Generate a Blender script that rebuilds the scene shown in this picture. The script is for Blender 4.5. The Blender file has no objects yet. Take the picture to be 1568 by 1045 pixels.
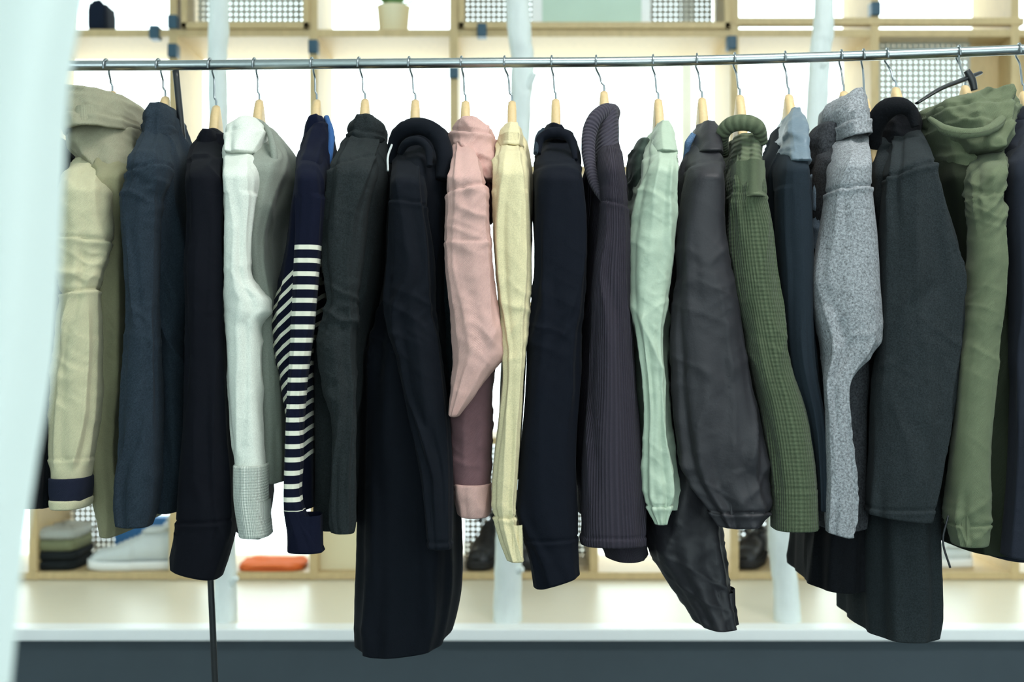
import bpy, bmesh, math, random
import numpy as np
from mathutils import Vector, Matrix
random.seed(7)
scene = bpy.context.scene
try:
    scene.view_settings.view_transform = 'Standard'
except Exception:
    pass
ZC = 1.15; CAMD = 2.0
def wx(px, y): return (px-784.0)*(CAMD+y)/2000.0
def wz(py, y): return ZC+(522.5-py)*(CAMD+y)/2000.0

# ---------------------------------------------------------------- noise
def _hash(ix, iy, iz):
    n = (ix*374761393 + iy*668265263 + iz*1274126177) & 0x7fffffff
    n = ((n ^ (n >> 13))*1274126177) & 0x7fffffff
    n = n ^ (n >> 16)
    return (n & 0xffff)/32767.5-1.0
def vnoise(x, y, z):
    x = np.asarray(x, float); y = np.asarray(y, float); z = np.asarray(z, float)
    x, y, z = np.broadcast_arrays(x, y, z)
    ix = np.floor(x).astype(np.int64); iy = np.floor(y).astype(np.int64); iz = np.floor(z).astype(np.int64)
    fx = x-ix; fy = y-iy; fz = z-iz
    f = lambda t: t*t*t*(t*(t*6-15)+10)
    u, v, w = f(fx), f(fy), f(fz)
    r = 0
    for a in (0, 1):
        for b in (0, 1):
            for c in (0, 1):
                r = r+_hash(ix+a, iy+b, iz+c)*(u if a else 1-u)*(v if b else 1-v)*(w if c else 1-w)
    return r
def fbm(x, y, z, o=3):
    r = 0; a = 1.0; t = 0
    for i in range(o):
        r = r+a*vnoise(x*2**i+i*17.3, y*2**i+i*5.1, z*2**i+i*9.7); t += a; a *= 0.5
    return r/t
def crest(x, y, z, o=2):
    r = 0; a = 1.0; t = 0
    for i in range(o):
        n = np.abs(vnoise(x*2**i+i*3.3, y*2**i+i*7.1, z*2**i+i*1.7))
        r = r+a*(np.clip(1-n*1.7, 0, 1)**1.6-0.35); t += a; a *= 0.45
    return r/t
def pchip(xs, ys, q):
    xs = np.array(xs, float); ys = np.array(ys, float)
    h = np.diff(xs); d = np.diff(ys)/h
    m = np.zeros(len(xs)); m[0] = d[0]; m[-1] = d[-1]
    for i in range(1, len(xs)-1):
        m[i] = (d[i-1]*h[i]+d[i]*h[i-1])/(h[i]+h[i-1])
        if d[i-1]*d[i] <= 0: m[i] *= 0.25
    k = np.clip(np.searchsorted(xs, q, side='right')-1, 0, len(xs)-2)
    t = (q-xs[k])/h[k]
    return ((2*t**3-3*t**2+1)*ys[k]+(t**3-2*t**2+t)*h[k]*m[k]+(-2*t**3+3*t**2)*ys[k+1]+(t**3-t**2)*h[k]*m[k+1])
def sm(t):
    t = np.clip(t, 0, 1); return t*t*(3-2*t)

# ---------------------------------------------------------------- materials
def lin(c):
    return tuple(((v/255.0)/12.92 if v/255.0 <= 0.04045 else ((v/255.0+0.055)/1.055)**2.4) for v in c)
MATS = {}
def newmat(name):
    m = bpy.data.materials.new(name); m.use_nodes = True
    nt = m.node_tree; b = nt.nodes['Principled BSDF']
    return m, nt, b
def N(nt, t, **kw):
    n = nt.nodes.new(t)
    for k, v in kw.items(): setattr(n, k, v)
    return n
def mth(nt, op, a, b=None, c=None):
    n = N(nt, 'ShaderNodeMath', operation=op)
    for i, v in enumerate((a, b, c)):
        if v is None: continue
        if isinstance(v, (int, float)): n.inputs[i].default_value = v
        else: nt.links.new(v, n.inputs[i])
    return n.outputs[0]
def mixc(nt, f, a, b):
    n = N(nt, 'ShaderNodeMix', data_type='RGBA')
    if isinstance(f, (int, float)): n.inputs[0].default_value = f
    else: nt.links.new(f, n.inputs[0])
    for i, v in ((6, a), (7, b)):
        if isinstance(v, tuple): n.inputs[i].default_value = (*v[:3], 1)
        else: nt.links.new(v, n.inputs[i])
    return n.outputs[2]
def fabric(name, col, kind='jersey', rough=0.85, gain=1.0, per=0.004, stripes=None, sheen=0.08):
    if name in MATS: return MATS[name]
    m, nt, b = newmat(name)
    c = tuple(v*gain for v in lin(col))
    tc = N(nt, 'ShaderNodeTexCoord')
    sep = N(nt, 'ShaderNodeSeparateXYZ'); nt.links.new(tc.outputs['UV'], sep.inputs[0])
    def noise(scale, det=3, rg=0.6):
        n = N(nt, 'ShaderNodeTexNoise'); n.inputs['Scale'].default_value = scale
        n.inputs['Detail'].default_value = det; n.inputs['Roughness'].default_value = rg
        nt.links.new(tc.outputs['Object'], n.inputs['Vector']); return n.outputs[0]
    spec = {'jersey': (620, 0.22), 'wool': (480, 0.65), 'tweed': (330, 0.95), 'nylon': (300, 0.06),
            'cord': (500, 0.15), 'rib': (500, 0.2), 'hrib': (500, 0.2), 'denim': (480, 0.6), 'twill': (600, 0.14)}[kind]
    nz = noise(spec[0], 4, 0.7)
    var = spec[1]
    f = mth(nt, 'MULTIPLY_ADD', mth(nt, 'SUBTRACT', nz, 0.5), 2.2, 0.5)
    n = N(nt, 'ShaderNodeClamp'); nt.links.new(f, n.inputs[0]); f = n.outputs[0]
    lo = tuple(v*(1-var*0.75) for v in c); hi = tuple(min(1, v*(1+var)) for v in c)
    colr = mixc(nt, f, lo, hi)
    big = noise(9, 2)
    colr = mixc(nt, mth(nt, 'MULTIPLY', big, 0.2), colr, tuple(v*0.7 for v in c))
    h = mth(nt, 'MULTIPLY', nz, 0.6 if kind in ('wool', 'tweed') else 0.3)
    if kind in ('cord', 'rib', 'hrib'):
        u = sep.outputs[1] if kind == 'hrib' else sep.outputs[0]
        s = mth(nt, 'SINE', mth(nt, 'MULTIPLY', u, 2*math.pi/per))
        s01 = mth(nt, 'MULTIPLY_ADD', s, 0.5, 0.5)
        if kind == 'rib':
            s2 = mth(nt, 'SINE', mth(nt, 'MULTIPLY', sep.outputs[1], 2*math.pi/(per*1.1)))
            h = mth(nt, 'ADD', h, mth(nt, 'MULTIPLY', s2, 0.25))
        h = mth(nt, 'ADD', h, mth(nt, 'MULTIPLY', s01, 1.3))
        colr = mixc(nt, mth(nt, 'MULTIPLY', mth(nt, 'SUBTRACT', 1.0, s01), 0.5), colr, tuple(v*0.5 for v in c))  # grooves between ribs darkened in the colour, imitating occlusion shade
    if kind in ('twill', 'denim'):
        s = mth(nt, 'SINE', mth(nt, 'MULTIPLY', mth(nt, 'ADD', sep.outputs[0], sep.outputs[1]), 2*math.pi/0.0022))
        h = mth(nt, 'ADD', h, mth(nt, 'MULTIPLY', s, 0.12))
    if kind in ('nylon', 'twill'):
        w = noise(22, 4, 0.5); h = mth(nt, 'ADD', h, mth(nt, 'MULTIPLY', w, 1.3 if kind == 'nylon' else 0.9))
    if stripes:
        v0, v1, p, duty, col2 = stripes
        fr = mth(nt, 'FRACT', mth(nt, 'DIVIDE', mth(nt, 'SUBTRACT', sep.outputs[1], v0), p))
        a = mth(nt, 'LESS_THAN', fr, duty)
        a = mth(nt, 'MULTIPLY', a, mth(nt, 'GREATER_THAN', sep.outputs[1], v0))
        a = mth(nt, 'MULTIPLY', a, mth(nt, 'LESS_THAN', sep.outputs[1], v1))
        colr = mixc(nt, a, colr, lin(col2))
    nt.links.new(colr, b.inputs['Base Color'])
    b.inputs['Roughness'].default_value = rough
    b.inputs['Specular IOR Level'].default_value = 0.4 if kind == 'nylon' else 0.08
    b.inputs['Sheen Weight'].default_value = sheen if sum(c) > 0.15 else 0.02
    b.inputs['Sheen Roughness'].default_value = 0.4
    bp = N(nt, 'ShaderNodeBump'); bp.inputs['Strength'].default_value = 0.7
    bp.inputs['Distance'].default_value = {'wool': 0.0024, 'tweed': 0.004, 'nylon': 0.0018}.get(kind, 0.0015)
    nt.links.new(h, bp.inputs['Height']); nt.links.new(bp.outputs[0], b.inputs['Normal'])
    MATS[name] = m
    return m
def plain(name, col, rough=0.5, metal=0.0, nscale=30, var=0.12, bump=0.0, stretch=(1, 1, 1)):
    if name in MATS: return MATS[name]
    m, nt, b = newmat(name)
    c = lin(col)
    tc = N(nt, 'ShaderNodeTexCoord'); mp = N(nt, 'ShaderNodeMapping'); mp.inputs['Scale'].default_value = stretch
    nt.links.new(tc.outputs['Object'], mp.inputs[0])
    n = N(nt, 'ShaderNodeTexNoise'); n.inputs['Scale'].default_value = nscale; n.inputs['Detail'].default_value = 4
    nt.links.new(mp.outputs[0], n.inputs['Vector'])
    colr = mixc(nt, n.outputs[0], tuple(v*(1-var) for v in c), tuple(min(1, v*(1+var)) for v in c))
    nt.links.new(colr, b.inputs['Base Color'])
    b.inputs['Roughness'].default_value = rough; b.inputs['Metallic'].default_value = metal
    if bump:
        bp = N(nt, 'ShaderNodeBump'); bp.inputs['Distance'].default_value = bump
        nt.links.new(n.outputs[0], bp.inputs['Height']); nt.links.new(bp.outputs[0], b.inputs['Normal'])
    MATS[name] = m
    return m

# ---------------------------------------------------------------- object helpers
def link(ob): scene.collection.objects.link(ob); return ob
def mesh_obj(name, verts, faces, mats, uvs=None, fm=None, smooth=True, parent=None):
    me = bpy.data.meshes.new(name)
    me.from_pydata([tuple(v) for v in verts], [], faces)
    if not isinstance(mats, (list, tuple)): mats = [mats]
    for m in mats: me.materials.append(m)
    if uvs is not None:
        ul = me.uv_layers.new(name='UVMap')
        li = np.zeros(len(me.loops), dtype=np.int64); me.loops.foreach_get('vertex_index', li)
        if isinstance(uvs, dict): data = uvs['loops']
        else: data = np.asarray(uvs)[li]
        ul.data.foreach_set('uv', np.asarray(data, dtype=np.float32).ravel())
    if smooth: me.polygons.foreach_set('use_smooth', [True]*len(me.polygons))
    if fm is not None: me.polygons.foreach_set('material_index', fm)
    me.update()
    ob = link(bpy.data.objects.new(name, me))
    if parent is not None:
        ob.parent = parent; ob.location = -parent.location
    return ob
def empty(name, loc=(0, 0, 0)):
    e = bpy.data.objects.new(name, None); e.location = loc; e.empty_display_size = 0.05
    return link(e)
def grid_faces(nr, ns):
    F = []
    for i in range(nr-1):
        for j in range(ns):
            a = i*ns+j; b2 = i*ns+(j+1) % ns
            F.append((a, a+ns, b2+ns, b2))
    return F

def loft(name, rows, mat, parent, kind='sleeve', seed=0, top='cap', bot='open', fold=0.004, wr=0.0015, wscale=1.0, crease=0.003,
         elbows=(), seams=(), tilt=(0, 0), n=2.6, nseg=96, step=2.8, yr=None, dy=0.0, ripple=0.0, vshear=0.0, mirror=False, thick=1.0, base=0.14, endflat=False):
    py = np.array([r[0] for r in rows], float)
    M = max(7, int((py[-1]-py[0])/step))
    q = np.linspace(py[0], py[-1], M)
    xl = pchip(py, [r[1] for r in rows], q); xr = pchip(py, [r[2] for r in rows], q)
    d0 = q-py[0]; L = py[-1]-py[0]
    if yr is not None:
        yf = np.full(M, yr[0]); yb = np.full(M, yr[1])
        if len(yr) > 2:
            t = d0/L; yf = yr[0]+(yr[2]-yr[0])*t; yb = yr[1]+(yr[3]-yr[1])*t
    elif kind == 'sleeve':
        yf = -0.05-0.165*sm(d0/75); yb = 0.03-0.155*sm(d0/95)
        w = (xr-xl)*0.0009
        yb = np.minimum(yb, np.where(d0 > 95, yf+np.clip(w*1.5*thick, 0.05, 0.11), yb))
    else:
        yf = -0.05-0.105*sm(d0/70); yb = -yf
    yf = yf+dy; yb = yb+dy
    yc = (yf+yb)/2; hd = (yb-yf)/2
    yref = yc if kind != 'body' else yf*0.9
    X0 = wx((xl+xr)/2, yref); hw = (xr-xl)/2*(CAMD+yref)/2000.0
    Z0 = wz(q, yref if kind != 'collar' else yc+(yf-yc)*0.8)
    th = np.linspace(0, 2*math.pi, nseg, endpoint=False)
    c = np.cos(th); s = np.sin(th)
    ex = np.sign(c)*np.abs(c)**(2/n); ey = np.sign(s)*np.abs(s)**(2/n)
    X = X0[:, None]+hw[:, None]*ex; Y = yc[:, None]+hd[:, None]*ey
    tt = (d0/L)[:, None]
    Z = Z0[:, None]+(tilt[0]*(1-tt)**2+tilt[1]*tt**4)*0.001*ex+0*tt
    sd = seed*13.7
    D = fold*0.9*fbm(X*14+sd, Y*12, Z*1.9+sd, 2)+fold*1.0*crest(X*26+sd+2*vnoise(0, sd, Z*3), Y*18+3, Z*2.0, 1)
    for ci, (tc0, wd) in enumerate(((-math.pi/2-0.35, 0.15), (-math.pi/2+0.75, 0.10), (-math.pi/2-1.1, 0.12))):
        t0 = tc0+0.5*vnoise(sd+ci*7.7, ci, q/190.0)+0.10*vnoise(sd+ci, 4, q/60.0)
        am = 0.5+0.75*vnoise(sd+ci*3, 9, q/140.0)
        df = (th[None, :]-t0[:, None]+math.pi) % (2*math.pi)-math.pi
        D = D+crease*np.clip(am, 0, 1.2)[:, None]*(np.exp(-np.abs(df)/wd)-0.7*np.exp(-((df-0.36)/0.18)**2))
    mask = np.full(M, base)
    for e in elbows: mask = mask+e[1]*np.exp(-((q-e[0])/e[2])**2)
    k = wscale
    wob = 0.012*vnoise(X*30+sd, Y*20, Z*12)
    a1 = Z*0.92+X*0.55+wob; l1 = X*0.8-Z*0.5
    a2 = Z*0.90-X*0.75+wob; l2 = X*0.8+Z*0.6
    W = crest(l1*11*k+sd, Y*8*k, a1*34*k, 2)+0.8*crest(l2*11*k+sd+5, Y*8*k+7, a2*30*k, 2)
    D = D+wr*2.2*W*mask[:, None]
    for sgm in seams:
        pz = sgm[0]+(sgm[2] if len(sgm) > 2 else 0)*ex[None, :]*10
        D = D-sgm[1]*np.exp(-((q[:, None]-pz)/2.0)**2)+sgm[1]*0.5*np.exp(-((q[:, None]-pz-5)/4)**2)
    if ripple: D = D+ripple*np.sin(th*11+seed)[None, :]*tt**2+ripple*0.6*np.sin(th*7+2)[None, :]*tt**2
    if top == 'cap': D = D*sm(d0/14)[:, None]
    if endflat: D = np.where(d0[:, None] > L-40, D*(1-sm((d0-(L-36))/20))[:, None], D)
    X = X+D*c[None, :]; Y = Y+D*s[None, :]*1.3; Z = Z+0.25*D
    V0 = np.stack([X, Y, Z], -1)
    cx = X.mean(1); cy = Y.mean(1)
    def ring(i, sc, dz):
        r = V0[i].copy(); r[:, 0] = cx[i]+(r[:, 0]-cx[i])*sc[0]; r[:, 1] = cy[i]+(r[:, 1]-cy[i])*sc[1]; r[:, 2] += dz
        return r[None]
    pre = []; post = []
    H = float(Z0[0]-Z0[-1]); inz = min(0.05, 0.5*H)
    if top == 'cap': pre = [ring(0, (0.05, 0.05), 0.008), ring(0, (0.45, 0.5), 0.007), ring(0, (0.8, 0.8), 0.004), ring(0, (0.94, 0.94), 0.0015)]
    elif top == 'open': pre = [ring(0, (0.76, 0.82), -inz), ring(0, (0.82, 0.87), -0.004), ring(0, (0.88, 0.92), 0.0015), ring(0, (0.96, 0.97), 0.0014)]
    if bot == 'open': post = [ring(M-1, (0.95, 0.96), -0.0012), ring(M-1, (0.9, 0.93), 0.002), ring(M-1, (0.86, 0.9), inz)]
    elif bot == 'cap': post = [ring(M-1, (0.75, 0.75), -0.002), ring(M-1, (0.05, 0.05), -0.003)]
    A = np.concatenate(pre+[V0]+post, 0)
    nr = A.shape[0]
    per = 2*(np.mean(hw)*2+np.mean(hd)*2)*0.85
    fac = grid_faces(nr, nseg)
    vv = (V0[0, :, 2].mean()-A[:, :, 2])+vshear*(A[:, :, 0]-A[:, :, 0].mean())
    if bot == 'open': vv[-2:] = vv[-3]
    lu = []
    for i in range(nr-1):
        for j in range(nseg):
            j2 = j+1; b = j2 % nseg
            u0 = j/nseg*per; u1 = j2/nseg*per
            lu += [(u0, vv[i, j]), (u0, vv[i+1, j]), (u1, vv[i+1, b]), (u1, vv[i, b])]
    verts = A.reshape(-1, 3)
    if mirror: verts = verts*np.array([1, -1, 1])
    return mesh_obj(name, verts, fac, mat, uvs={'loops': lu}, parent=parent)

def catmull(P, m):
    P = np.array(P, float); n = len(P); Q = np.vstack([2*P[0]-P[1], P, 2*P[-1]-P[-2]])
    out = []
    for i in range(n-1):
        a, b, c, d = Q[i], Q[i+1], Q[i+2], Q[i+3]
        for k in range(m):
            t = k/m
            out.append(0.5*((2*b)+(-a+c)*t+(2*a-5*b+4*c-d)*t*t+(-a+3*b-3*c+d)*t**3))
    out.append(P[-1]); return np.array(out)
def sweep_raw(P, R, nseg=24, flat=1.0, amp=0.0, seed=0, up=(0, 0, 1)):
    P = np.array(P); n = len(P)
    T = np.gradient(P, axis=0); T /= np.linalg.norm(T, axis=1)[:, None]+1e-9
    u = np.cross(T[0], np.array(up, float))
    if np.linalg.norm(u) < 1e-3: u = np.cross(T[0], np.array((1.0, 0, 0)))
    u /= np.linalg.norm(u)
    th = np.linspace(0, 2*math.pi, nseg, endpoint=False)
    V = []
    for i in range(n):
        u = u-T[i]*np.dot(u, T[i]); u /= np.linalg.norm(u); w = np.cross(T[i], u)
        r = R[i]
        V.append(P[i]+np.outer(np.cos(th)*r, u)+np.outer(np.sin(th)*r*flat, w))
    V = np.array(V)
    if amp:
        D = amp*1.4*(crest(V[..., 0]*28+seed, V[..., 1]*28, V[..., 2]*28, 2)+0.6*fbm(V[..., 0]*20+seed, V[..., 1]*20, V[..., 2]*20, 2))
        dirv = V-P[:, None, :]; dirv /= np.linalg.norm(dirv, axis=2)[..., None]+1e-9
        V = V+dirv*D[..., None]
    V = np.concatenate([P[0][None, None]+(V[:1]-P[0])*0.05, P[0][None, None]+(V[:1]-P[0])*0.7, V, P[-1][None, None]+(V[-1:]-P[-1])*0.7, P[-1][None, None]+(V[-1:]-P[-1])*0.05], 0)
    nr = V.shape[0]
    L = np.zeros(nr); L[1:] = np.cumsum(np.linalg.norm(np.diff(V.mean(1), axis=0), axis=1))
    uv = np.stack([np.broadcast_to(th*np.mean(R), (nr, nseg)), np.broadcast_to(L[:, None], (nr, nseg))], -1)
    return V.reshape(-1, 3), grid_faces(nr, nseg), uv.reshape(-1, 2)
def sweep_px(name, pts, mat, parent, amp=0.002, seed=0, flat=1.0, m=12, nseg=28):
    P4 = catmull([(wx(p[0], p[2]), p[2], wz(p[1], p[2]), p[3]*0.001) for p in pts], m)
    v, f, uv = sweep_raw(P4[:, :3], P4[:, 3], nseg, flat, amp, seed)
    return mesh_obj(name, v, f, mat, uvs=uv, parent=parent)
def sweep_w(name, pts, mat, parent=None, amp=0.0, seed=0, m=10, nseg=16, flat=1.0):
    P4 = catmull(pts, m)
    v, f, uv = sweep_raw(P4[:, :3], P4[:, 3], nseg, flat, amp, seed)
    return mesh_obj(name, v, f, mat, uvs=uv, parent=parent)
def box(name, lo, hi, mat, parent=None, bev=0.0, seg=2):
    bm = bmesh.new(); bmesh.ops.create_cube(bm, size=1)
    lo = Vector(lo); hi = Vector(hi)
    for v in bm.verts:
        v.co = Vector(((v.co.x+.5)*(hi.x-lo.x), (v.co.y+.5)*(hi.y-lo.y), (v.co.z+.5)*(hi.z-lo.z)))+lo
    if bev: bmesh.ops.bevel(bm, geom=bm.edges[:], offset=bev, segments=seg, affect='EDGES', profile=0.6)
    me = bpy.data.meshes.new(name); bm.to_mesh(me); bm.free(); me.materials.append(mat)
    ob = link(bpy.data.objects.new(name, me))
    if parent is not None: ob.parent = parent; ob.location = -parent.location
    return ob

# ---------------------------------------------------------------- room
m_wall = plain('wall_paint', (232, 238, 238), 0.8, var=0.03)
m_ceil = plain('ceiling_paint', (238, 242, 242), 0.85, var=0.02)
m_floor = plain('concrete_floor', (110, 118, 122), 0.55, nscale=6, var=0.15)
m_slate = plain('slate_painted_panel', (60, 72, 80), 0.6, nscale=12, var=0.1)
m_white = plain('white_lacquer', (244, 248, 248), 0.35, var=0.02)
m_birchply = plain('birch_plywood', (230, 224, 204), 0.35, nscale=14, var=0.05, stretch=(1, 8, 8))
m_oak = plain('oak_frame', (200, 176, 130), 0.5, nscale=22, var=0.18, stretch=(3, 3, 1))
m_cream = plain('cream_panel', (230, 220, 184), 0.6, nscale=12, var=0.06)
X0, X1, Y0, Y1, ZT = -3.6, 3.6, -4.2, 2.62, 3.0
box('floor', (X0, Y0, -0.05), (X1, Y1+0.1, 0), m_floor)
box('ceiling', (X0, Y0, ZT), (X1, Y1+0.1, ZT+0.1), m_ceil)
box('wall_left', (X0-0.1, Y0, 0), (X0, Y1+0.1, ZT), m_wall)
box('wall_right', (X1, Y0, 0), (X1+0.1, Y1+0.1, ZT), m_wall)
wb = empty('wall_back', (0, Y1, 0))
box('wall_below_window', (X0, Y1, 0), (X1, Y1+0.1, 0.40), m_wall, wb)
box('wall_above_window', (X0, Y1, 2.85), (X1, Y1+0.1, ZT), m_wall, wb)
wf = empty('added_front_wall', (0, Y0, 0))  # unseen wall added behind the camera to hold back front light
OX, OZ0, OZ1 = 2.6, 0.8, 2.75
box('wall_below_opening', (X0, Y0-0.1, 0), (X1, Y0, OZ0), m_wall, wf)
box('wall_above_opening', (X0, Y0-0.1, OZ1), (X1, Y0, ZT), m_wall, wf)
box('wall_beside_opening_l', (X0, Y0-0.1, OZ0), (-OX, Y0, OZ1), m_wall, wf)
box('wall_beside_opening_r', (OX, Y0-0.1, OZ0), (X1, Y0, OZ1), m_wall, wf)
w2 = empty('fill_light_opening', (0, Y0, 1.6))  # made-up window, its opening sized to let fill light onto the fronts
for i, x in enumerate((-OX+0.02, 0, OX-0.02)):
    box('mullion_%d' % i, (x-0.02, Y0-0.08, OZ0), (x+0.02, Y0-0.02, OZ1), m_white, w2, 0.004)
wn = empty('window_1', (0, Y1, 1.6))
for i, x in enumerate((-3.57, -1.9, 0.62, 2.3, 3.53)):
    box('mullion_%d' % i, (x-0.02, Y1+0.01, 0.40), (x+0.02, Y1+0.08, 2.85), m_white, wn, 0.004)
box('sill', (X0, Y1-0.02, 0.40), (X1, Y1+0.1, 0.435), m_white, wn, 0.004)
box('head', (X0, Y1+0.0, 2.80), (X1, Y1+0.1, 2.85), m_white, wn, 0.004)
pl = empty('display_plinth', (0, 1.8, 0))
box('plinth_front', (-3.5, 1.215, 0), (3.5, 1.26, 0.418), m_slate, pl, 0.003)
box('plinth_top', (-3.5, 1.26, 0.418), (3.5, 2.58, 0.445), m_birchply, pl, 0.002)
box('plinth_edge', (-3.5, 1.19, 0.416), (3.5, 1.262, 0.4455), m_white, pl, 0.004)

# ---------------------------------------------------------------- shelving
SD = 1.84
sx = lambda p: wx(p, SD)
sz = lambda p: wz(p, SD)
def pegmat():
    m, nt, b = newmat('perforated_board')
    tc = N(nt, 'ShaderNodeTexCoord'); sp = N(nt, 'ShaderNodeSeparateXYZ'); nt.links.new(tc.outputs['Object'], sp.inputs[0])
    per = 0.0165
    fx = mth(nt, 'SUBTRACT', mth(nt, 'FRACT', mth(nt, 'DIVIDE', sp.outputs[0], per)), 0.5)
    fz = mth(nt, 'SUBTRACT', mth(nt, 'FRACT', mth(nt, 'DIVIDE', sp.outputs[2], per)), 0.5)
    r = mth(nt, 'ADD', mth(nt, 'MULTIPLY', fx, fx), mth(nt, 'MULTIPLY', fz, fz))
    hole = mth(nt, 'LESS_THAN', r, 0.055)
    b.inputs['Base Color'].default_value = (*lin((180, 182, 172)), 1); b.inputs['Roughness'].default_value = 0.7
    nt.links.new(mth(nt, 'SUBTRACT', 1.0, hole), b.inputs['Alpha'])
    return m
m_peg = pegmat()
m_clamp = plain('blue_clamp', (40, 78, 98), 0.45)
sh = empty('display_shelving', (0, SD+0.16, 0.445))
posts = [-165, 50, 265, 480, 695, 1125, 1340, 1555, 1770]
t = 0.0125
ZB = 0.446
zlev = [ZB+0.012, sz(676), sz(467), sz(259), sz(50), sz(50)+0.41]
for i, p in enumerate(posts):
    x = sx(p)
    box('post_%d' % i, (x-t, SD, ZB), (x+t, SD+0.33, zlev[-1]), m_oak, sh, 0.002)
for i, z in enumerate(zlev):
    box('shelf_%d' % i, (sx(posts[0]), SD+0.002, z-0.011), (sx(posts[-1]), SD+0.328, z+0.011), m_oak, sh, 0.002)
x = sx(910)
box('post_mid', (x-t, SD+0.01, ZB), (x+t, SD+0.32, zlev[3]), m_oak, sh, 0.002)
def peg(i, a, b, zl, zh, y=SD+0.30):
    box('peg_panel_%d' % i, (sx(a), y, zl), (sx(b), y+0.006, zh), m_peg, sh)
peg(0, 30, 145, zlev[0], zlev[1]); peg(1, 290, 470, zlev[4], zlev[5], SD+0.1); peg(2, 703, 1115, zlev[4], zlev[5])
peg(3, 705, 905, zlev[0], zlev[1]); peg(4, 1130, 1290, zlev[0], zlev[1]); peg(5, 1350, 1500, zlev[3], sz(45), SD+0.08)
for i, (a, b) in enumerate(((278, 474), (702, 1118))):
    box('box_rim_%d' % i, (sx(a), SD-0.01, zlev[4]+0.011), (sx(b), SD+0.02, zlev[4]+0.03), m_oak, sh, 0.002)
    box('box_side_%d' % (2*i), (sx(a), SD-0.01, zlev[4]+0.011), (sx(a)+0.018, SD+0.1, zlev[5]), m_oak, sh, 0.002)
    box('box_side_%d' % (2*i+1), (sx(b)-0.018, SD-0.01, zlev[4]+0.011), (sx(b), SD+0.1, zlev[5]), m_oak, sh, 0.002)
box('cream_back', (sx(486), SD+0.05, ZB+0.02), (sx(560), SD+0.06, zlev[1]), m_cream, sh)
box('oak_back', (sx(1500), SD+0.1, zlev[3]), (sx(1700), SD+0.11, zlev[4]), m_oak, sh)
box('upper_rail_0', (sx(1125), SD-0.004, sz(38)), (sx(1568), SD+0.03, sz(27)), m_oak, sh, 0.002)
for i, (p, q) in enumerate(((237, 50), (265, 34), (265, 78), (480, 72), (738, 47), (695, 110), (1120, 66), (1340, 14), (1557, 255))):
    box('clamp_%d' % i, (sx(p)-0.014, SD-0.014, sz(q)-0.02), (sx(p)+0.014, SD+0.03, sz(q)+0.02), m_clamp, sh, 0.004)
pf = empty('framed_print', (sx(905), SD+0.15, zlev[4]+0.012))
m_print = plain('pale_green_print', (196, 222, 206), 0.5, nscale=7, var=0.1)
zb = zlev[4]+0.012
box('frame', (sx(815), SD+0.12, zb), (sx(1003), SD+0.14, zb+0.33), m_white, pf, 0.003)
box('print', (sx(832), SD+0.116, zb+0.03), (sx(988), SD+0.121, zb+0.30), m_print, pf)

def lathe(name, prof, cx, cy, cz, mat, parent=None, seg=40):
    V = []
    for r, z in prof:
        for k in range(seg):
            a = 2*math.pi*k/seg; V.append((cx+r*math.cos(a), cy+r*math.sin(a), cz+z))
    return mesh_obj(name, V, grid_faces(len(prof), seg), mat, parent=parent)
pp = empty('potted_plant', (sx(597), SD+0.12, zb))
m_pot = plain('cream_ceramic', (232, 224, 190), 0.5, nscale=20, var=0.06)
m_leaf = plain('leaf_green', (120, 168, 104), 0.5, nscale=30, var=0.25)
m_soil = plain('soil', (60, 48, 38), 0.95, nscale=80, var=0.3)
lathe('pot', [(0.001, 0), (0.038, 0), (0.043, 0.006), (0.05, 0.085), (0.052, 0.094), (0.048, 0.096), (0.045, 0.085), (0.001, 0.08)], sx(597), SD+0.12, zb, m_pot, pp)
lathe('soil', [(0.0455, 0.08), (0.03, 0.086), (0.001, 0.088)], sx(597), SD+0.12, zb, m_soil, pp, 24)
V = []; F = []
for k in range(34):
    a = random.uniform(0, 6.28); L = random.uniform(0.07, 0.13); wdt = random.uniform(0.008, 0.014); lean = random.uniform(0.2, 0.9)
    base_i = len(V); dx, dyy = math.cos(a), math.sin(a)
    for i in range(7):
        s = i/6; r = 0.01+L*lean*s; z = 0.085+L*(s-0.45*lean*s*s*1.6)
        wv = wdt*math.sin(math.pi*min(0.98, s*0.9+0.08))
        V.append((sx(597)+dx*r-dyy*wv, SD+0.12+dyy*r+dx*wv, zb+z)); V.append((sx(597)+dx*r, SD+0.12+dyy*r, zb+z-0.003)); V.append((sx(597)+dx*r+dyy*wv, SD+0.12+dyy*r-dx*wv, zb+z))
    for i in range(6):
        q = base_i+i*3; F += [(q, q+1, q+4, q+3), (q+1, q+2, q+5, q+4)]
mesh_obj('leaves', V, F, m_leaf, parent=pp)

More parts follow.
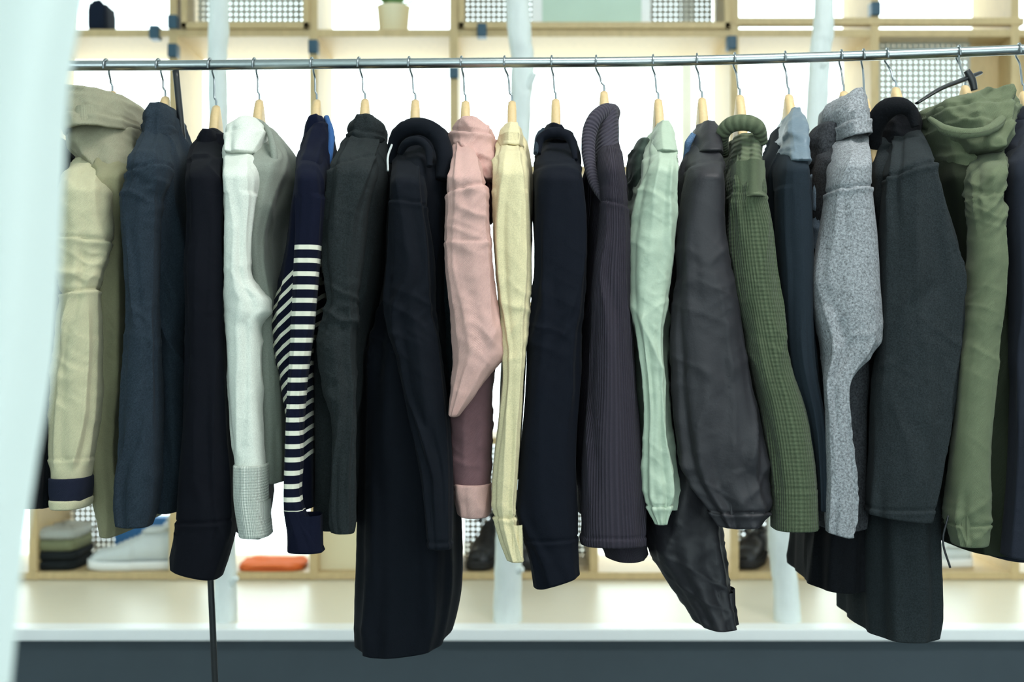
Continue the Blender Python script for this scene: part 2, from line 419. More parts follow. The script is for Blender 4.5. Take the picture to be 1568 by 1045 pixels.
m_shoe_w = plain('white_leather', (206, 214, 214), 0.5, nscale=40, var=0.04)
m_sole_w = plain('rubber_sole_white', (240, 242, 240), 0.6, var=0.02)
m_shoe_d = plain('black_leather', (40, 42, 46), 0.4, nscale=40, var=0.2)
m_sole_d = plain('rubber_sole_dark', (22, 22, 24), 0.7)
m_lace = plain('lace_cotton', (160, 172, 174), 0.8)
def shoe(name, cx, cy, cz, L, H, mu, ms, rot=0.0):
    e = empty(name, (cx, cy, cz))
    st = np.linspace(0, 1, 40); nseg = 32
    hw = 0.30*L*0.5*(0.55+0.45*np.sin(np.pi*np.clip(st*0.9+0.05, 0, 1))**0.6)*np.where(st < 0.5, 1.12, 0.92)
    hw = hw*np.sqrt(np.clip(1-((0.07-st)/0.075).clip(0, 1)**2, 0.02, 1))*np.sqrt(np.clip(1-((st-0.93)/0.072).clip(0, 1)**2, 0.02, 1))
    top = pchip([0, .08, .25, .42, .58, .66, .85, .95, 1.0], [.035, .055, .066, .085, H*0.82, H*0.93, H*0.92, H, H*0.93], st)+0*st
    V = []
    for i, s in enumerate(st):
        for k in range(nseg):
            a = 2*math.pi*k/nseg; c, s2 = math.cos(a), math.sin(a)
            yy = hw[i]*np.sign(c)*abs(c)**0.8*(1-0.35*max(0, s2)*(1 if s > .45 else .6))
            h = top[i]-0.018
            zz = 0.018+h*0.5+h*0.5*np.sign(s2)*abs(s2)**0.75
            V.append(((s-0.5)*L, yy, zz))
    F = grid_faces(len(st), nseg)
    R = Matrix.Rotation(rot, 3, 'Z')
    def put(nm, V, F, m):
        V = [R @ Vector(v)+Vector((cx, cy, cz)) for v in V]
        return mesh_obj(nm, V, F, m, parent=e)
    F.append(tuple(range(nseg))[::-1]); F.append(tuple(range((len(st)-1)*nseg, len(st)*nseg)))
    put('upper', V, F, mu)
    V = []
    for z, g in ((0, 0.97), (0.003, 1.06), (0.02, 1.1), (0.026, 1.04), (0.026, 0.9)):
        for i in range(40): V.append(((st[i]-0.5)*L*1.03*(1 if g < 1 else 1.01), hw[i]*g, z+0.006*max(0, 0.15-st[i])*6))
        for i in range(39, -1, -1): V.append(((st[i]-0.5)*L*1.03*(1 if g < 1 else 1.01), -hw[i]*g, z+0.006*max(0, 0.15-st[i])*6))
    F = grid_faces(5, 80); F.append(tuple(range(80)))
    put('sole', V, F, ms)
    for j in range(5):
        s = 0.33+j*0.055; z = float(np.interp(s, st, top))+0.001; w = float(np.interp(s, st, hw))*0.55
        v, f, uv = sweep_raw(np.array([((s-.5)*L, -w, z-0.012), ((s-.5)*L+0.004, 0, z+0.002), ((s-.5)*L, w, z-0.012)]), np.array([0.003]*3), 8)
        put('lace_%d' % j, v, f, m_lace if mu is m_shoe_w else m_sole_d)
    P = [((0.62-.5)*L, -0.02, H*0.9), ((0.68-.5)*L, -0.03, H*0.93), ((0.85-.5)*L, -0.026, H*0.95), ((0.93-.5)*L, 0, H*1.01), ((0.85-.5)*L, 0.026, H*0.95), ((0.68-.5)*L, 0.03, H*0.93), ((0.62-.5)*L, 0.02, H*0.9)]
    P = catmull(P, 6); v, f, uv = sweep_raw(P, np.full(len(P), 0.006), 10); put('collar', v, f, mu)
    return e
zs = zlev[0]+0.0115
shoe('sneaker', sx(196), SD+0.065, zs, 0.26, 0.125, m_shoe_w, m_sole_w, 0.06)
shoe('sneaker', sx(218), SD+0.19, zs, 0.26, 0.15, m_shoe_w, m_sole_w, -0.05)
shoe('black_boot', sx(742), SD+0.13, zs, 0.24, 0.14, m_shoe_d, m_sole_d, 1.35)
shoe('black_boot', sx(905)-0.16, SD+0.14, zs, 0.26, 0.09, m_shoe_d, m_sole_d, 1.2)
shoe('black_boot', sx(1165), SD+0.15, zs, 0.25, 0.10, m_shoe_d, m_sole_d, 1.2)
shoe('black_boot', sx(1232), SD+0.15, zs, 0.25, 0.12, m_shoe_d, m_sole_d, 1.7)
shoe('sneaker', sx(1450), SD+0.1, zs, 0.22, 0.07, m_shoe_w, m_sole_w, 0.1)
m_bluebox = plain('blue_cardboard', (52, 116, 176), 0.6)
e = empty('shoe_box', (sx(180), SD+0.29, zs))
box('box_base', (sx(133), SD+0.265, zs), (sx(232), SD+0.325, zs+0.105), m_bluebox, e, 0.002)
box('box_lid', (sx(133)-.003, SD+0.262, zs+.095), (sx(232)+.003, SD+0.327, zs+0.125), m_bluebox, e, 0.003)
def folded(name, cx, cy, z, w, d, layers, seed):
    e = empty(name, (cx, cy, z)); zz = z
    for i, (h, m) in enumerate(layers):
        ns = 60; V = []; prof = [(0.02, 0), (0.9, 0.0), (1.0, 0.25), (1.0, 0.75), (0.9, 1.0), (0.5, 1.06), (0.02, 1.08)]
        for pr, pz in prof:
            for k in range(ns):
                a = 2*math.pi*k/ns; c, s = math.cos(a), math.sin(a)
                nz = 1+0.07*float(vnoise(c*3+seed, s*3+i*3, pz*2))
                V.append((cx+np.sign(c)*abs(c)**0.4*w/2*pr*nz, cy+np.sign(s)*abs(s)**0.4*d/2*pr, zz+h*pz*nz+0.004*float(vnoise(c*4*pr+seed, s*4*pr, i))*pz))
        mesh_obj('fold_%d' % i, V, grid_faces(len(prof), ns), m, parent=e); zz += h*0.98
f_dk = fabric('folded_black', (34, 38, 40), 'wool'); f_ol = fabric('folded_olive', (120, 124, 96), 'wool'); f_gy = fabric('folded_grey', (170, 174, 168), 'wool')
f_or = fabric('folded_orange', (236, 120, 64), 'jersey')
folded('folded_sweaters', sx(76), SD+0.12, zs, 0.14, 0.2, [(0.03, f_dk), (0.028, f_dk), (0.035, f_ol), (0.03, f_gy)], 1)
folded('folded_orange_shirt', sx(410), SD+0.1, zs, 0.19, 0.18, [(0.009, f_or), (0.009, f_or)], 4)
folded('navy_tote', sx(140), SD+0.1, zlev[4]+0.0115, 0.06, 0.12, [(0.09, fabric('tote_navy', (28, 36, 52), 'twill'))], 8)

# ---------------------------------------------------------------- white tree trunks
m_bark = plain('white_painted_bark', (226, 234, 232), 0.75, nscale=26, var=0.2, bump=0.006, stretch=(1, 1, 0.35))
def trunk(pts, br, seed):
    y = 1.29
    P = [(wx(p[0], y), y, wz(p[1], y), p[2]*0.00082) for p in pts]
    P[-1] = (P[-1][0], y, 0.44, P[-1][3])
    top = (P[0][0]+(P[0][0]-P[1][0])*0.6, y+0.05, ZT-0.002, P[0][3]*0.85)
    e = empty('white_tree_trunk', (P[-1][0], y, 0.446))
    sweep_w('trunk', [top]+P, m_bark, e, amp=0.0016, seed=seed, m=24, nseg=40)
    for k, (bx, by, ex2, ey2) in enumerate(br):
        a = (wx(bx, y), y, wz(by, y), 0.012); b = (wx(ex2, y-0.03), y-0.03, wz(ey2, y-0.03), 0.008)
        mdp = tuple((a[i]+b[i])/2 for i in range(4))
        sweep_w('branch_stub_%d' % k, [a, mdp, b], m_bark, e, amp=0.001, seed=k)
trunk([(336, -20, 31), (333, 100, 29), (338, 300, 30), (345, 500, 30), (342, 700, 31), (345, 880, 33), (345, 958, 36)], [(345, 905, 362, 885)], 3)
trunk([(793, -20, 36), (800, 90, 36), (797, 160, 33), (790, 300, 34), (785, 500, 36), (782, 700, 38), (778, 880, 42), (777, 958, 46)], [(800, 150, 818, 112), (775, 880, 800, 872)], 5)
trunk([(1262, -20, 30), (1255, 90, 32), (1245, 300, 34), (1232, 500, 36), (1205, 700, 38), (1195, 820, 38), (1203, 900, 38), (1206, 958, 42)], [(1250, 120, 1262, 95)], 9)

# ---------------------------------------------------------------- rack
m_steel = plain('galvanised_steel', (168, 176, 178), 0.3, metal=1.0, nscale=60, var=0.12)
m_hook = plain('hook_steel', (140, 148, 152), 0.3, metal=1.0)
m_blk = plain('black_steel', (22, 26, 30), 0.4)
rack = empty('clothes_rack', (wx(325, 0.02), 0.02, 0))
railpts = [(-60, 103), (60, 101), (270, 100), (500, 98), (750, 96), (1000, 94), (1300, 86), (1568, 76), (1800, 67)]
def rail_z(px): return wz(float(np.interp(px, [p[0] for p in railpts], [p[1] for p in railpts])), 0)
sweep_w('rail', [(wx(a, 0), 0, wz(b, 0), 0.0078) for a, b in railpts], m_steel, rack, m=12, nseg=28)
LY = -0.012
sweep_w('leg_left', [(wx(269, LY), LY, wz(108, LY), 0.005), (wx(280, LY), LY, wz(220, LY), 0.005), (wx(289, .0), 0.0, wz(330, .0), 0.005), (wx(322, 0.02), 0.02, wz(880, 0.02), 0.005), (wx(352, 0.02), 0.02, 0.02, 0.005)], m_blk, rack)
sweep_w('leg_right', [(wx(1790, 0), 0.0, wz(68, 0), 0.0055), (wx(1785, 0), 0.0, 0.8, 0.0055), (wx(1780, 0), 0, 0.02, 0.0055)], m_blk, rack)
for i, px in enumerate((352, 1780)):
    lathe('base_%d' % i, [(0.001, 0), (0.16, 0), (0.162, 0.004), (0.16, 0.01), (0.02, 0.012), (0.015, 0.03), (0.001, 0.03)], wx(px, 0.02), 0.02 if i == 0 else 0, 0, m_blk, rack)

m_hw = plain('hanger_beech', (214, 186, 138), 0.5, nscale=60, var=0.12, stretch=(4, 1, 4))
def hanger(px_hook, px, py, rot=0.2, mat=m_hw):
    xr_ = wx(px_hook, 0); x = wx(px, 0); zt = wz(py, 0)+0.012; zr = rail_z(px_hook)
    V = []; F = []; fm = []
    def add(v, f, mi):
        b = len(V); V.extend([tuple(a) for a in v]); F.extend([tuple(i+b for i in ff) for ff in f]); fm.extend([mi]*len(f))
    ns = 33; prof = 12
    ring = []
    for s in np.linspace(-1, 1, ns):
        yy = 0.115*s; z = zt-0.052-0.120*abs(s)**1.15
        hh = 0.013; hx = 0.0072
        if abs(s) < 0.2: hh = 0.013+0.039*(1-(abs(s)/0.2)**2)**0.3
        for k in range(prof):
            a = 2*math.pi*k/prof; c, s2 = math.cos(a), math.sin(a)
            ring.append((x+hx*np.sign(c)*abs(c)**0.35, yy, z+(hh if s2 > 0 else 0.015)*np.sign(s2)*abs(s2)**0.45))
    f = grid_faces(ns, prof); f.append(tuple(range(prof))); f.append(tuple(range((ns-1)*prof, ns*prof)))
    add(ring, f, 0)
    R = 0.0125; zc = zr+0.0078+0.0018-R
    pts = [(x, 0, zt-0.01), (x, 0, zt+0.006), ((x*2+xr_)/3, 0.001, zt+0.012), ((x+xr_)/2, 0.006, zc-R*1.5), (xr_, R*0.95, zc-R*0.3)]
    for a in range(20, 215, 18):
        aa = math.radians(a); pts.append((xr_+R*0.25*math.cos(aa)*rot*2, R*math.cos(aa), zc+R*math.sin(aa)))
    C = catmull(pts, 5)
    v, f, uv = sweep_raw(C, np.full(len(C), 0.0016), 8); add(v, f, 1)
    return mesh_obj('clothes_hanger', V, F, [mat, m_hook], fm=fm)

# ---------------------------------------------------------------- garments
def garment(name, hook, hx, hy, mat, S=None, B=None, C=(), seed=0, cuff=None, sk={}, bk={}, matB=None, far=True, rot=0.2, hmat=m_hw):
    e = empty(name, (wx(hx, 0), 0, wz(hy, 0)-0.04))
    hanger(hook, hx, hy, rot, hmat)
    if B:
        kw = dict(fold=0.006, wr=0.0012, n=2.7, crease=.005); kw.update(bk)
        loft('body', B, matB or mat, e, 'body', seed+0.5, **kw)
    if S:
        kw = dict(fold=0.0035, wr=0.0014, endflat=bool(cuff), crease=.0038); kw.update(sk)
        loft('sleeve_near', S, mat, e, 'sleeve', seed, **kw)
        if far:
            kw2 = dict(kw); kw2['step'] = 8; kw2['nseg'] = 36
            loft('sleeve_far', [(r[0], (r[1]+r[2])/2-(r[2]-r[1])*0.36, (r[1]+r[2])/2+(r[2]-r[1])*0.36) for r in S], mat, e, 'sleeve', seed+2, mirror=True, **kw2)
    if cuff:
        (a, al, ar), (b, bl, br), cm = cuff
        sy = -0.219
        loft('cuff', [(a, al, ar), (a+(b-a)*0.35, al, ar), (b, bl, br)], cm, e, 'sleeve', seed+3, yr=(sy-0.004, sy+0.085), top='open', fold=0.001, wr=0.0006, crease=.001, **({'dy': sk.get('dy', 0)}))
    for c in C:
        c[0](c[1], c[2], c[3], e, **c[-1])
    return e
CL = dict(kind='collar', yr=(-0.075, 0.065), top='open', bot='open', fold=0.0022, wr=0.0012, crease=.0025, elbows=((200, .8, 400),))
def cl(**k):
    d = dict(CL); d.update(k); return d

khaki = fabric('khaki_cotton', (206, 200, 166), 'twill'); navycuff = fabric('navy_cuff', (34, 38, 54), 'twill')
khaki_dk = fabric('khaki_collar_shaded', (160, 157, 134), 'twill')  # collar khaki greyed and darkened, shade put into its colour
garment('khaki_field_jacket', 163, 172, 150, khaki, seed=1,
  S=[(226, 136, 172), (250, 120, 172), (275, 104, 170), (310, 90, 167), (362, 86, 168), (385, 86, 161), (420, 92, 156), (450, 97, 151), (500, 95, 153), (600, 88, 153), (700, 83, 142), (738, 83, 135)],
  B=[(205, 140, 205), (270, 130, 200), (350, 118, 192), (450, 122, 194), (560, 122, 193), (700, 128, 180), (790, 137, 188), (822, 147, 180)], matB=fabric('khaki_body_shaded', (158, 154, 122), 'twill'),  # body khaki darkened to paint in the shade behind the sleeve
  sk=dict(wr=0.003, crease=.0045, elbows=((405, 1.0, 50), (290, 0.5, 40), (600, 0.2, 80)), seams=((366, 0.003, 0.4), (446, 0.004, -0.3), (700, 0.0015))), bk=dict(wr=0.002, elbows=((500, .6, 300),)),
  cuff=((731, 79, 139), (768, 83, 135), navycuff),
  C=[(loft, 'collar_stand', [(136, 102, 205), (144, 98, 211), (162, 99, 214), (180, 108, 215), (196, 114, 213)], khaki_dk, cl(seed=5, tilt=(-4, 3), wr=0.002, seams=((174, 0.003, 0.4), (143, 0.0015)), yr=(-0.11, 0.09, -0.13, 0.1))),
     (loft, 'collar_fold', [(184, 122, 214), (200, 116, 218), (228, 124, 220), (262, 160, 216), (285, 180, 208)], khaki_dk, cl(seed=6, wr=0.003, crease=.006, yr=(-0.085, 0.06, -0.13, 0.06), top='cap', bot='cap')),
     (loft, 'cuff_tip', [(764, 82, 136), (769, 82, 136), (775, 84, 134)], khaki, dict(yr=(-0.225, -0.132), top='open', fold=0.001, wr=.0003, crease=.001))])

denim = fabric('indigo_denim', (58, 70, 82), 'denim', gain=0.58)
garment('indigo_work_jacket', 243, 253, 158, denim, seed=2,
  S=[(185, 240, 268), (215, 225, 268), (262, 206, 258), (320, 193, 243), (400, 195, 241), (500, 197, 243), (600, 190, 248), (700, 189, 247), (780, 183, 240), (804, 186, 232)],
  B=[(180, 238, 268), (250, 215, 270), (300, 214, 275), (360, 214, 284), (500, 225, 286), (700, 230, 288), (785, 225, 276)],
  sk=dict(wr=0.0022, crease=.0045, elbows=((300, 0.8, 50), (500, 0.4, 60), (740, 0.3, 50)), seams=((262, 0.003, -0.6),)),
  C=[(loft, 'collar', [(161, 242, 267), (168, 236, 272), (188, 231, 275), (210, 229, 274)], denim, cl(tilt=(3, 5), seed=2, seams=((188, 0.004, 0.2),), yr=(-.07, .06, -.1, .05)))])

blk = fabric('black_jersey', (22, 24, 32), 'jersey', gain=0.65)
garment('black_sweater', 322, 331, 172, blk, seed=3,
  S=[(206, 318, 342), (225, 305, 345), (260, 293, 345), (350, 290, 345), (500, 289, 346), (650, 284, 351), (740, 276, 358), (800, 272, 360), (840, 269, 350), (876, 267, 337)],
  B=[(206, 314, 345), (260, 300, 346), (400, 300, 345), (700, 300, 348), (800, 300, 348)],
  sk=dict(tilt=(0, -7), wr=0.0014, elbows=((450, .5, 80),), seams=((250, .0015, -.5), (795, 0.002, -0.6))),
  C=[(loft, 'neck_rib', [(200, 318, 342), (206, 314, 345), (218, 311, 347), (226, 311, 347)], blk, cl(seed=3))])

mint = fabric('white_fleece_jersey', (222, 226, 216), 'jersey'); mintrib = fabric('white_rib', (216, 222, 212), 'rib', per=0.0035)
mint_dk = fabric('grey_lining_and_shade', (142, 148, 138), 'jersey')  # grey hood inside; on the body this grey is painted shade
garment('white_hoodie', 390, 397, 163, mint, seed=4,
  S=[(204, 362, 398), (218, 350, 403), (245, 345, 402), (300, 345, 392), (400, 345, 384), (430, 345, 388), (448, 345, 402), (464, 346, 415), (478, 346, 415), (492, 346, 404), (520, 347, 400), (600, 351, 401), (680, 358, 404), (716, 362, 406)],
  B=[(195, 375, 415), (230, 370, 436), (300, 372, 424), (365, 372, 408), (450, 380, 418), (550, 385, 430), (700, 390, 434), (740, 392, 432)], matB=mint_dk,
  sk=dict(wr=0.002, crease=.0035, fold=.003, elbows=((465, .5, 24), (430, 0.25, 50), (620, 0.1, 80))),
  cuff=((712, 360, 409), (818, 369, 415), mintrib),
  C=[(loft, 'hood', [(184, 380, 412), (196, 366, 424), (222, 362, 433), (262, 385, 443), (300, 396, 432), (362, 402, 420)], mint_dk, cl(seed=4, top='cap', bot='cap', yr=(-0.06, 0.09, -0.12, 0.05), wr=0.002)),
     (loft, 'hood_front', [(181, 372, 404), (187, 360, 412), (200, 352, 416), (216, 350, 408), (232, 352, 398)], mint, cl(seed=14, yr=(-.09, .06, -.15, -.03), bot='cap', seams=((198, .003, -.4),), top='cap', wr=.0006)),
     (sweep_px, 'hood_edge', [(404, 190, -.05, 3), (414, 208, -.09, 5), (420, 240, -.12, 5), (421, 285, -.12, 3)], mint_dk, dict(amp=0.0006))])

navy = fabric('navy_knit', (24, 30, 54), 'jersey', gain=0.7)
navystr = fabric('breton_stripe', (22, 26, 46), 'jersey', gain=0.7, stripes=(0.180, 0.543, 0.0181, 0.36, (230, 228, 210)))
navystrb = fabric('breton_stripe_body', (22, 26, 46), 'jersey', gain=0.7, stripes=(0.217, 0.5, 0.0181, 0.36, (230, 228, 210)))
blue = fabric('bright_blue_lining', (58, 96, 150), 'twill')
garment('striped_sweater', 478, 485, 163, navystr, seed=5, matB=navystrb,
  S=[(208, 478, 503), (235, 462, 502), (280, 456, 500), (340, 454, 494), (408, 450, 488), (500, 446, 480), (600, 440, 468), (700, 436, 463), (780, 435, 465), (815, 440, 484), (843, 442, 498)],
  B=[(190, 475, 503), (240, 446, 500), (300, 434, 498), (380, 426, 494), (430, 418, 486), (495, 404, 480), (530, 410, 480), (600, 424, 480), (660, 434, 478), (780, 440, 478)],
  sk=dict(wr=0.001, dy=-0.012, thick=0.8, fold=.002, crease=.002), bk=dict(vshear=0.9, wr=0.002, elbows=((500, 1, 60),), dy=-0.03), far=False,
  C=[(loft, 'collar', [(180, 478, 500), (190, 473, 505), (215, 470, 507), (238, 476, 502)], navy, cl(seed=5, tilt=(3, 0))),
     (sweep_px, 'collar_lining', [(500, 180, -.04, 4), (507, 205, -.07, 5), (504, 240, -.09, 5), (500, 270, -.09, 3)], blue, dict(amp=0.0005))])

char = fabric('charcoal_wool', (54, 60, 62), 'wool', gain=0.55)
garment('charcoal_wool_coat', 550, 559, 162, char, seed=6,
  S=[(200, 545, 580), (222, 530, 582), (252, 514, 578), (300, 505, 566), (400, 500, 556), (455, 506, 548), (480, 500, 548), (530, 488, 546), (580, 494, 546), (640, 508, 546), (720, 510, 546), (800, 508, 546), (814, 512, 544)],
  B=[(200, 542, 585), (260, 525, 590), (330, 515, 585), (450, 498, 575), (500, 478, 565), (600, 469, 555), (700, 470, 548), (812, 470, 540)],
  sk=dict(wr=0.0026, crease=.0045, elbows=((480, 1.0, 45), (600, .4, 60)), seams=((254, 0.004, -1.0),)), bk=dict(wr=.0018),
  C=[(loft, 'collar', [(178, 546, 578), (185, 540, 589), (206, 536, 593), (222, 540, 588)], char, cl(seed=6, tilt=(2, 6), seams=((203, 0.003, .4),)))])

blkh = fabric('midnight_fleece', (26, 30, 38), 'jersey', gain=0.65)
garment('black_hooded_coat', 627, 636, 163, blkh, seed=7,
  S=[(215, 612, 650), (240, 603, 654), (280, 598, 654), (312, 596, 655), (400, 594, 665), (470, 590, 668), (560, 610, 680), (650, 630, 690), (760, 650, 694), (838, 657, 693)],
  B=[(205, 605, 682), (260, 592, 690), (330, 589, 684), (430, 586, 682), (490, 570, 684), (525, 555, 686), (600, 550, 688), (700, 546, 693), (850, 541, 695), (930, 540, 692), (975, 540, 684), (1005, 541, 676)],
  sk=dict(wr=0.0018, elbows=((500, .8, 60),), seams=((312, 0.0025, .4), (828, .002))), bk=dict(tilt=(0, 5), wr=0.002, elbows=((530, 1, 50),), ripple=0.003, fold=0.007, crease=.009),
  C=[(loft, 'hood', [(184, 618, 668), (193, 606, 684), (215, 600, 690), (250, 610, 690), (290, 640, 688)], blkh, cl(seed=7, top='cap', bot='cap', yr=(-.05, .1, -.1, .08))),
     (sweep_px, 'hood_rim', [(600, 250, -.09, 6), (603, 218, -.1, 9), (618, 199, -.11, 11), (645, 194, -.12, 12), (668, 206, -.12, 13), (680, 235, -.13, 12), (676, 275, -.14, 7)], blkh, dict(amp=0.0012)),
     (sweep_px, 'inner_roll', [(612, 235, -.12, 4), (622, 220, -.13, 6), (642, 216, -.14, 6), (656, 230, -.15, 5), (658, 255, -.16, 4)], blkh, dict(amp=0.001)),
     (sweep_px, 'drawcord', [(600, 222, -.12, 1.6), (594, 240, -.15, 1.6), (594, 262, -.16, 1.6)], plain('cord_white', (200, 205, 205)), dict(amp=0))])

pink = fabric('pink_nylon', (208, 168, 160), 'twill', rough=0.65); mauve = fabric('pink_shaded_mauve', (120, 90, 94), 'twill', rough=0.6)  # mauve is the pink with the lower sleeve's shade painted in
m_fl = fabric('floral_print', (34, 52, 58), 'tweed')
garment('pink_windbreaker', 707, 713, 165, pink, seed=8, matB=m_fl,
  S=[(208, 700, 722), (230, 696, 728), (262, 690, 738), (300, 686, 745), (350, 684, 748), (400, 683, 752), (440, 687, 757), (480, 691, 763), (515, 694, 770), (540, 695, 773), (552, 695, 768), (575, 694, 748), (600, 692, 730), (622, 690, 713), (636, 689, 702)],
  B=[(215, 705, 755), (300, 684, 745), (400, 680, 740), (550, 680, 735), (620, 684, 735)],
  sk=dict(wr=0.0022, bot='cap', dy=-0.015, crease=.005, fold=.003, elbows=((350, .4, 80), (520, 0.4, 60), (260, .4, 50)), seams=((292, 0.003, -.7), (372, .0012))),
  far=False,
  C=[(loft, 'sleeve_lower', [(520, 700, 762), (580, 694, 754), (640, 687, 752), (700, 686, 752), (748, 693, 751)], mauve, dict(yr=(-.18, -.1), wr=.003, elbows=((670, .5, 60),), seed=3, endflat=True)),
     (loft, 'cuff', [(740, 692, 753), (752, 695, 753), (787, 702, 750)], pink, dict(yr=(-.187, -.09), top='open', wr=.002, elbows=((770, .5, 40),), seed=4, fold=.002)),
     (loft, 'collar', [(182, 708, 734), (190, 697, 748), (205, 692, 757), (228, 697, 762), (252, 718, 763), (275, 740, 760)], pink, cl(seed=8, wr=.003, wscale=1.2, crease=.005, yr=(-.085, .06, -.13, .02), bot='cap', seams=((202, .004, .5),))),
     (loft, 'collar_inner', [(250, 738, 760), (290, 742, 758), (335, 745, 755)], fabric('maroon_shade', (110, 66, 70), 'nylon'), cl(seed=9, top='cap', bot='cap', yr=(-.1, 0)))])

cream = fabric('cream_fleece', (218, 206, 166), 'jersey', gain=1.0)
garment('cream_sweater', 773, 784, 165, cream, seed=9,
  S=[(200, 768, 799), (225, 760, 803), (262, 757, 807), (350, 757, 811), (420, 760, 812), (500, 768, 809), (560, 773, 804), (640, 766, 800), (720, 757, 795), (775, 755, 792), (795, 758, 792), (830, 768, 797), (857, 779, 803)],
  B=[(200, 766, 800), (260, 760, 812), (400, 762, 812), (560, 770, 806), (740, 762, 796)],
  sk=dict(wr=0.0018, crease=.0035, elbows=((490, .5, 60), (785, .6, 20)), seams=((238, .001, -.6), (790, .003))),
  C=[(loft, 'neck_rib', [(190, 772, 797), (197, 767, 801), (208, 763, 804), (222, 762, 804)], cream, cl(seed=9, yr=(-.07, .06, -.11, .04)))])

navyb = fabric('ink_jersey', (24, 28, 38), 'jersey', gain=0.65)
garment('ink_sweatshirt', 845, 851, 162, navyb, seed=10,
  S=[(208, 830, 874), (230, 823, 884), (270, 820, 892), (330, 819, 899), (420, 817, 898), (520, 809, 890), (600, 803, 885), (700, 794, 879), (770, 791, 880), (808, 798, 883), (850, 810, 885), (888, 817, 886)],
  B=[(200, 826, 880), (270, 822, 893), (400, 826, 895), (600, 820, 885), (780, 815, 880)],
  sk=dict(wr=0.0016, tilt=(0, 9), elbows=((480, .6, 60),), seams=((258, .002, -.4), (822, .002, .5))),
  C=[(sweep_px, 'neck_roll', [(824, 236, -.12, 4), (827, 214, -.11, 6), (842, 204, -.11, 7), (860, 204, -.11, 7), (875, 216, -.12, 6), (881, 245, -.14, 4)], navyb, dict(amp=0.001)),
     (loft, 'shirt_collar', [(192, 834, 864), (199, 828, 870), (216, 826, 876)], navyb, cl(seed=9, tilt=(-2, 0))),
     (sweep_px, 'denim_collar', [(832, 198, -.07, 3), (824, 210, -.1, 4), (820, 235, -.13, 3)], denim, dict(amp=0.0005))])

cord = fabric('aubergine_corduroy', (72, 67, 78), 'cord', per=0.0042, gain=0.66); cordrib = fabric('aubergine_rib', (80, 76, 88), 'hrib', per=0.006, gain=0.75)
garment('corduroy_jacket', 913, 925, 150, cord, seed=11,
  S=[(195, 916, 945), (230, 912, 950), (300, 918, 960), (350, 916, 965), (420, 907, 966), (520, 901, 971), (600, 897, 977), (700, 888, 985), (770, 887, 989), (832, 889, 992)],
  B=[(200, 908, 946), (300, 900, 962), (400, 893, 962), (520, 888, 968), (600, 886, 972), (700, 884, 978), (860, 930, 996)],
  sk=dict(wr=0.001, elbows=((450, .5, 60),), seams=((312, .002, .5), (818, .0015))), bk=dict(wr=.0015),
  C=[(loft, 'shawl_collar', [(168, 922, 944), (176, 914, 947), (200, 908, 947), (250, 908, 949), (285, 912, 954), (314, 926, 958)], cordrib, cl(seed=11, vshear=.7, bot='cap', wr=.0006, yr=(-.08, .06, -.19, -.05))),
     (sweep_px, 'shawl_roll', [(943, 180, .02, 6), (941, 170, -.04, 8), (926, 170, -.08, 9), (910, 184, -.1, 10), (902, 208, -.11, 10), (902, 245, -.13, 9), (912, 285, -.16, 7), (928, 312, -.19, 4)], cordrib, dict(amp=0.0006, flat=1.2))])

sage = fabric('sage_nylon', (172, 188, 168), 'nylon', rough=0.5); dgreen = fabric('dark_green_lining', (60, 74, 66), 'nylon')
garment('sage_windbreaker', 1000, 1008, 162, sage, seed=12,
  S=[(196, 1002, 1024), (218, 993, 1032), (262, 984, 1037), (310, 973, 1036), (380, 963, 1031), (425, 962, 1027), (500, 970, 1017), (560, 980, 1017), (620, 985, 1019), (680, 983, 1022), (725, 981, 1029), (758, 983, 1031), (780, 990, 1027), (800, 1000, 1021)],
  B=[(205, 1000, 1030), (260, 985, 1038), (400, 975, 1036), (550, 980, 1030), (700, 990, 1045), (780, 1000, 1055)],
  sk=dict(wr=0.0024, wscale=1.1, ripple=.0015, crease=.0045, elbows=((330, .5, 60), (480, .4, 60), (740, .6, 40)), seams=((240, .002, -.3), (772, .003))), bk=dict(wr=.003, elbows=((400, .5, 400),)),
  C=[(loft, 'collar', [(187, 1004, 1021), (195, 999, 1027), (210, 995, 1031), (232, 992, 1034)], sage, cl(seed=12, yr=(-.06, .05, -.16, .02), bot='cap')),
     (loft, 'hood', [(214, 972, 992), (240, 961, 990), (285, 960, 985), (335, 966, 982)], dgreen, cl(seed=13, top='cap', bot='cap', yr=(-.06, .08), wr=.003))])

